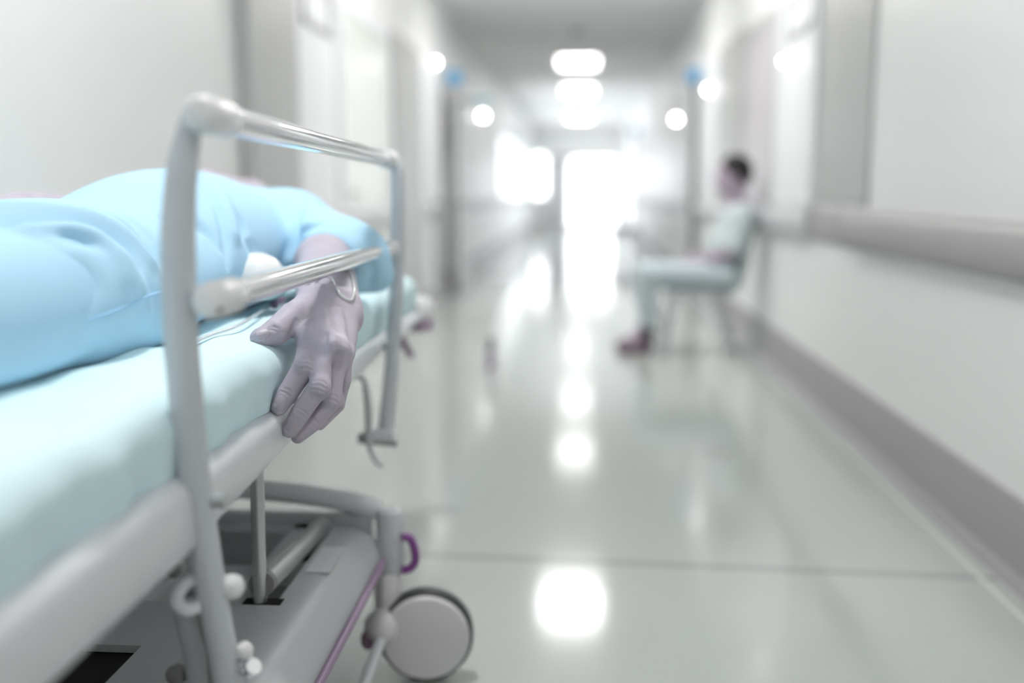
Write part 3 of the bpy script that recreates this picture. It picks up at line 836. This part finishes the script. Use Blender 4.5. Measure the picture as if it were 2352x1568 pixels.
# the gown: draped over the body, short sleeve open at the elbow
gown = SDF()
gown.ell((-.79, 1.90, .890), (.205, .36, .158), k=.06)
gown.ell((-.80, 1.56, .868), (.205, .32, .100), k=.08)
gown.ell((-.815, 1.30, .870), (.205, .30, .110), k=.10)
gown.cap((-.645, 2.13, .905), (-.95, 2.13, .905), .098, k=.06)
gown.cap((-.62, 2.13, .912), (-.515, 2.02, .875), .092, .082, k=.04)
gown.ell(P(800, 590, 2.00), (.078, .085, .066), k=.05)
gown.cap(P(842, 590, 2.04), P(872, 638, 2.03), .030, .024, k=.05)
gown.cap((-.95, 2.13, .905), (-1.05, 2.00, .92), .085, .075, k=.04)
gown.ell((-.722, 1.36, .850), (.120, .30, .098), k=.09)           # near hip and loose cloth over it
gb = gown
R = gown.groove
# long folds across the hip and waist
R([(0, 500), (150, 520), (250, 545), (300, 590)], [.016, .020, .018, .006], k=.03, lift=.004)
R([(0, 478), (140, 488), (230, 505), (300, 545), (345, 600)], [.010, .012, .012, .010, .006], k=.02, op='u', lift=-.006)
R([(60, 530), (150, 525), (220, 545), (270, 590), (282, 640)], [.008, .010, .012, .010, .006], k=.02, op='u', lift=-.006)
R([(230, 490), (300, 520), (345, 560), (380, 600)], [.008, .014, .014, .008], k=.025, lift=.004)
R([(300, 500), (345, 540), (370, 575)], [.004, .008, .005], k=.012, lift=.001)
R([(280, 600), (310, 660), (330, 720)], [.008, .012, .006], k=.02, op='u', lift=-.006)
R([(200, 640), (160, 700), (120, 740)], [.010, .018, .010], k=.04, lift=.006)
R([(20, 680), (60, 720), (100, 740)], [.010, .014, .008], k=.03, op='u', lift=-.006)
R([(0, 710), (40, 745), (70, 770)], [.018, .016, .008], k=.04, lift=.004)
# chest seam and sleeve creases
R([(468, 425), (500, 475), (518, 540), (522, 610)], [.004, .007, .008, .005], k=.012)
R([(480, 420), (515, 475), (535, 540)], [.010, .012, .008], k=.025, op='u', lift=-.006)
R([(708, 470), (690, 520), (668, 570), (645, 605)], [.004, .008, .010, .008], k=.016)
R([(720, 465), (708, 510), (700, 540)], [.008, .012, .008], k=.02, op='u', lift=-.006)
R([(690, 545), (705, 528), (740, 515)], [.005, .006, .003], k=.012)
R([(575, 565), (590, 580), (580, 600)], [.006, .009, .005], k=.02)
R([(550, 500), (560, 520), (555, 540)], [.004, .007, .004], k=.02)
R([(845, 600), (860, 625), (850, 655)], [.005, .008, .006], k=.015)
R([(380, 500), (460, 520), (500, 560)], [.006, .010, .006], k=.025)
# hem seam along the side
gown.commit()
seam = [(-40, 780), (0, 771), (60, 765), (120, 755), (180, 740), (240, 722), (300, 698), (340, 680), (380, 668)]
seam = [Vector(gown.hit(*q)) - Vector(ray(*q)).normalized() * .0008 for q in seam]
# sleeve opening round the arm, and the neckline
gown.chain([P(752, 690, 1.72), P(746, 625, 1.86), P(750, 600, 1.99)], [.060, .058, .052], k=.010, op='s')
gown.chain([(-1.10, 1.86, .93), (-1.06, 1.98, .925)], [.066, .060], k=.01, op='s')
gown.ell((-.81, 2.27, 1.00), (.095, .085, .09), k=.012, op='s')
gown.half((-.8, 1.5, .781), (0, 0, 1), op='s', k=.006)
gv = gown.mesh(.0047, relax=2)
obj('gown', gv, M_GOWN, patient, angle=180)
obj('hem_seam', MB().tube(spline(seam, 5), .0019, 10), M_SEAM, patient, label='stitched hem seam of the gown')
# trousers beyond the hem
tr = SDF()
for x in (-.70, -.90): tr.chain([(x, 1.30, .862), (x, .85, .858), (x, .50, .840)], [.100, .078, .056], k=.05)
tr.ell((-.665, 1.20, .812), (.05, .34, .026), k=.02)
tr.half((-.8, 1.5, .781), (0, 0, 1), op='s', k=.006)

obj('trousers', tr.mesh(.007, relax=2), M_GOWN, patient, angle=180)

# things lying beside the patient
mc = Vector(gown.hit(592, 622)); mc = mc - Vector(ray(592, 622)).normalized() * .035
print('mask', mc)
mk = empty('breathing_mask', mc); tag(mk, 'white domed plastic mask lying against the blue gown beside the bare forearm', 'mask')
mx = Vector((.25, -.45, .85)).normalized()
obj('shell', MB().lathe(mc - mx * .02, mx, [(0, .050), (.008, .052), (.020, .049), (.032, .041), (.042, .028), (.048, .012), (.049, .003)], 32), M_MASK, mk)
u1 = mx.orthogonal().normalized(); u2 = mx.cross(u1)
obj('rim', MB().tube([mc - mx * .02 + (u1 * math.cos(t) + u2 * math.sin(t)) * .052 for t in np.linspace(0, 2 * math.pi, 33)], .007, 10, cap=False), M_MASKT, mk, label='pale teal rim')
tb = empty('drip_tube', (-.5, 1.6, .79)); tag(tb, 'thin clear drip tube looped on the lying person\'s wrist', 'tube')
def sk(px, py, lift=.0035):
    p = Vector(arm_base.hit(px, py)); return p - Vector(ray(px, py)).normalized() * lift
def ms(px, py, z=.792):
    d = ray(px, py); t = (z - 1.0) / d.z; return Vector((d.x * t, d.y * t, z))
path = [ms(415, 800), ms(480, 770), ms(545, 748), ms(600, 716), ms(636, 697), ms(672, 678), sk(705, 652), sk(740, 634), sk(764, 642), sk(776, 668), sk(790, 684), sk(806, 689), sk(813, 668), sk(808, 636), sk(796, 606)]
obj('tubing', MB().tube(spline(path, 6), .0027, 12), M_TUBE, tb)
for q in ((630, 699), (646, 690)):
    obj('tube_clamp', MB().ell(ms(*q, z=.796), (.0075, .0085, .0075)), M_PURPL, tb, label='small purple tube clamp')

# ================================================================== SEATED PERSON AND CHAIR
YS = 6.35
def S(px, py, dy=0.0):
    p = P(px, py, YS); return Vector((p.x, YS + dy, p.z))
ch = tag(empty('chair', (.80, YS, 0)), 'dark teal-grey chair with thin steel legs under the seated person', 'chair')
obj('seat', MB().box((.50, YS - .20, .415), (.94, YS + .20, .450)), M_SEATM, ch, smooth=False, bevel=.016)
bk = MB(); bk.poly([(.925, YS - .19, .45), (.950, YS - .19, .43), (1.055, YS - .19, .86), (1.035, YS - .19, .885), (1.022, YS - .19, .87)], (0, .38, 0))
obj('backrest', bk, M_SEATM, ch, smooth=False, bevel=.010)
for a, b in (((.60, .43), (.52, 0)), ((.86, .43), (.98, 0))):
    for s in (-1, 1):
        obj('leg', MB().tube([(a[0], YS + s * .17, a[1]), (b[0], YS + s * .19, .0)], .011, 12), M_LEGM, ch)
obj('stretcher', MB().tube([(.565, YS - .178, .25), (.565, YS + .178, .25)], .008, 10), M_LEGM, ch)
sp = tag(empty('person', (.75, YS, 0)), 'dark-haired person in pale clothes sitting sideways on the chair by the right wall', 'person')
bd = SDF()
hd = S(1683, 402)
bd.ell(hd, (.098, .078, .118), k=.03)
bd.ell(hd + Vector((-.045, 0, -.070)), (.050, .052, .048), k=.04)         # jaw
bd.cap(hd + Vector((-.088, 0, .005)), hd + Vector((-.112, 0, -.028)), .011, .014, k=.015)   # nose
bd.cap(hd + Vector((-.090, -.018, -.062)), hd + Vector((-.090, .018, -.062)), .011, k=.010)  # lips
for s in (-1, 1):
    bd.ell(hd + Vector((-.082, s * .032, .012)), (.010, .016, .010), k=.008)
    bd.ell(hd + Vector((.012, s * .078, -.010)), (.022, .010, .034), k=.008)
bd.cap(hd + Vector((.012, 0, -.07)), S(1693, 478), .050, .058, k=.04)
bd.chain([S(1692, 500), S(1682, 560), S(1668, 620)], [.105, .110, .120], k=.05)
for s in (-1, 1):
    bd.chain([S(1694, 500, s * .15), S(1680, 572, s * .19), S(1632, 590, s * .13), S(1605, 592, s * .07)], [.052, .040, .034, .026], k=.03)
    hb = S(1598, 594, s * .055)
    bd.ell(hb, (.040, .034, .018), k=.02)
    for i in range(4): bd.chain([hb + Vector((-.02, -s * .024 + s * .016 * i, 0)), hb + Vector((-.062, -s * .03 + s * .017 * i, .0)), hb + Vector((-.082, -s * .03 + s * .017 * i, -.016))], [.0095, .0085, .007], k=.006)
    bd.chain([hb + Vector((.0, -s * .025, .008)), hb + Vector((-.03, -s * .045, .014)), hb + Vector((-.05, -s * .046, .008))], [.011, .010, .008], k=.008)
    bd.chain([S(1660, 628, s * .09), S(1478, 622, s * .085), S(1486, 745, s * .085)], [.080, .048, .034], k=.03)
    bd.cap(S(1486, 745, s * .085), S(1450, 785, s * .085), .034, .026, k=.03)
obj('body', bd.mesh(.0085, relax=2), M_SKIN2, sp, angle=180)
for s in (-1, 1): obj('eye', MB().ell(hd + Vector((-.0865, s * .032, .010)), (.007, .011, .007)), M_HAIR, sp, label='dark eye')
hr = SDF().ell(hd + Vector((.018, 0, .022)), (.108, .088, .112), k=.01)
hr.half(hd + Vector((-.052, 0, .015)), (.80, 0, .60), op='s', k=.02)
obj('hair', hr.mesh(.008, relax=2), M_HAIR, sp, angle=180)
sh = SDF()
sh.chain([S(1694, 505), S(1680, 560), S(1664, 622)], [.118, .128, .130], k=.05)
sh.cap(S(1700, 498, -.13), S(1700, 498, .13), .075, k=.05)
sh.ell(S(1656, 565), (.085, .12, .10), k=.06)
for s in (-1, 1):
    sh.chain([S(1696, 500, s * .15), S(1678, 565, s * .19)], [.070, .062], k=.04)
sh.half(S(1660, 655), (0, 0, 1), op='s', k=.01)
for s in (-1, 1): sh.cap(S(1677, 572, s * .19), S(1640, 588, s * .14), .046, .042, k=.008, op='s')
obj('shirt', sh.mesh(.0085, relax=2), M_SHIRT, sp, angle=180)
tz = SDF()
for s in (-1, 1):
    tz.chain([S(1662, 632, s * .10), S(1482, 626, s * .085), S(1488, 735, s * .085)], [.095, .070, .058], k=.035)
tz.cap(S(1664, 632, -.08), S(1664, 632, .08), .105, k=.05)
obj('trousers', tz.mesh(.0085, relax=2), M_TROUS, sp, angle=180)
for s in (-1, 1):
    k_ = SDF().cap(S(1487, 735, s * .085), S(1484, 772, s * .085), .046, .044, k=.01)
    obj('sock', k_.mesh(.007, relax=1), M_SOCK, sp, angle=180)
    b_ = SDF(); h_ = S(1484, 780, s * .085); h_.z = .045
    b_.chain([h_, h_ + Vector((-.08, 0, .0)), h_ + Vector((-.165, 0, -.012))], [.044, .043, .032], k=.02)
    b_.half((0, YS, .002), (0, 0, 1), op='s', k=.004)
    obj('shoe', b_.mesh(.007, relax=1), M_SHOE, sp, angle=180)
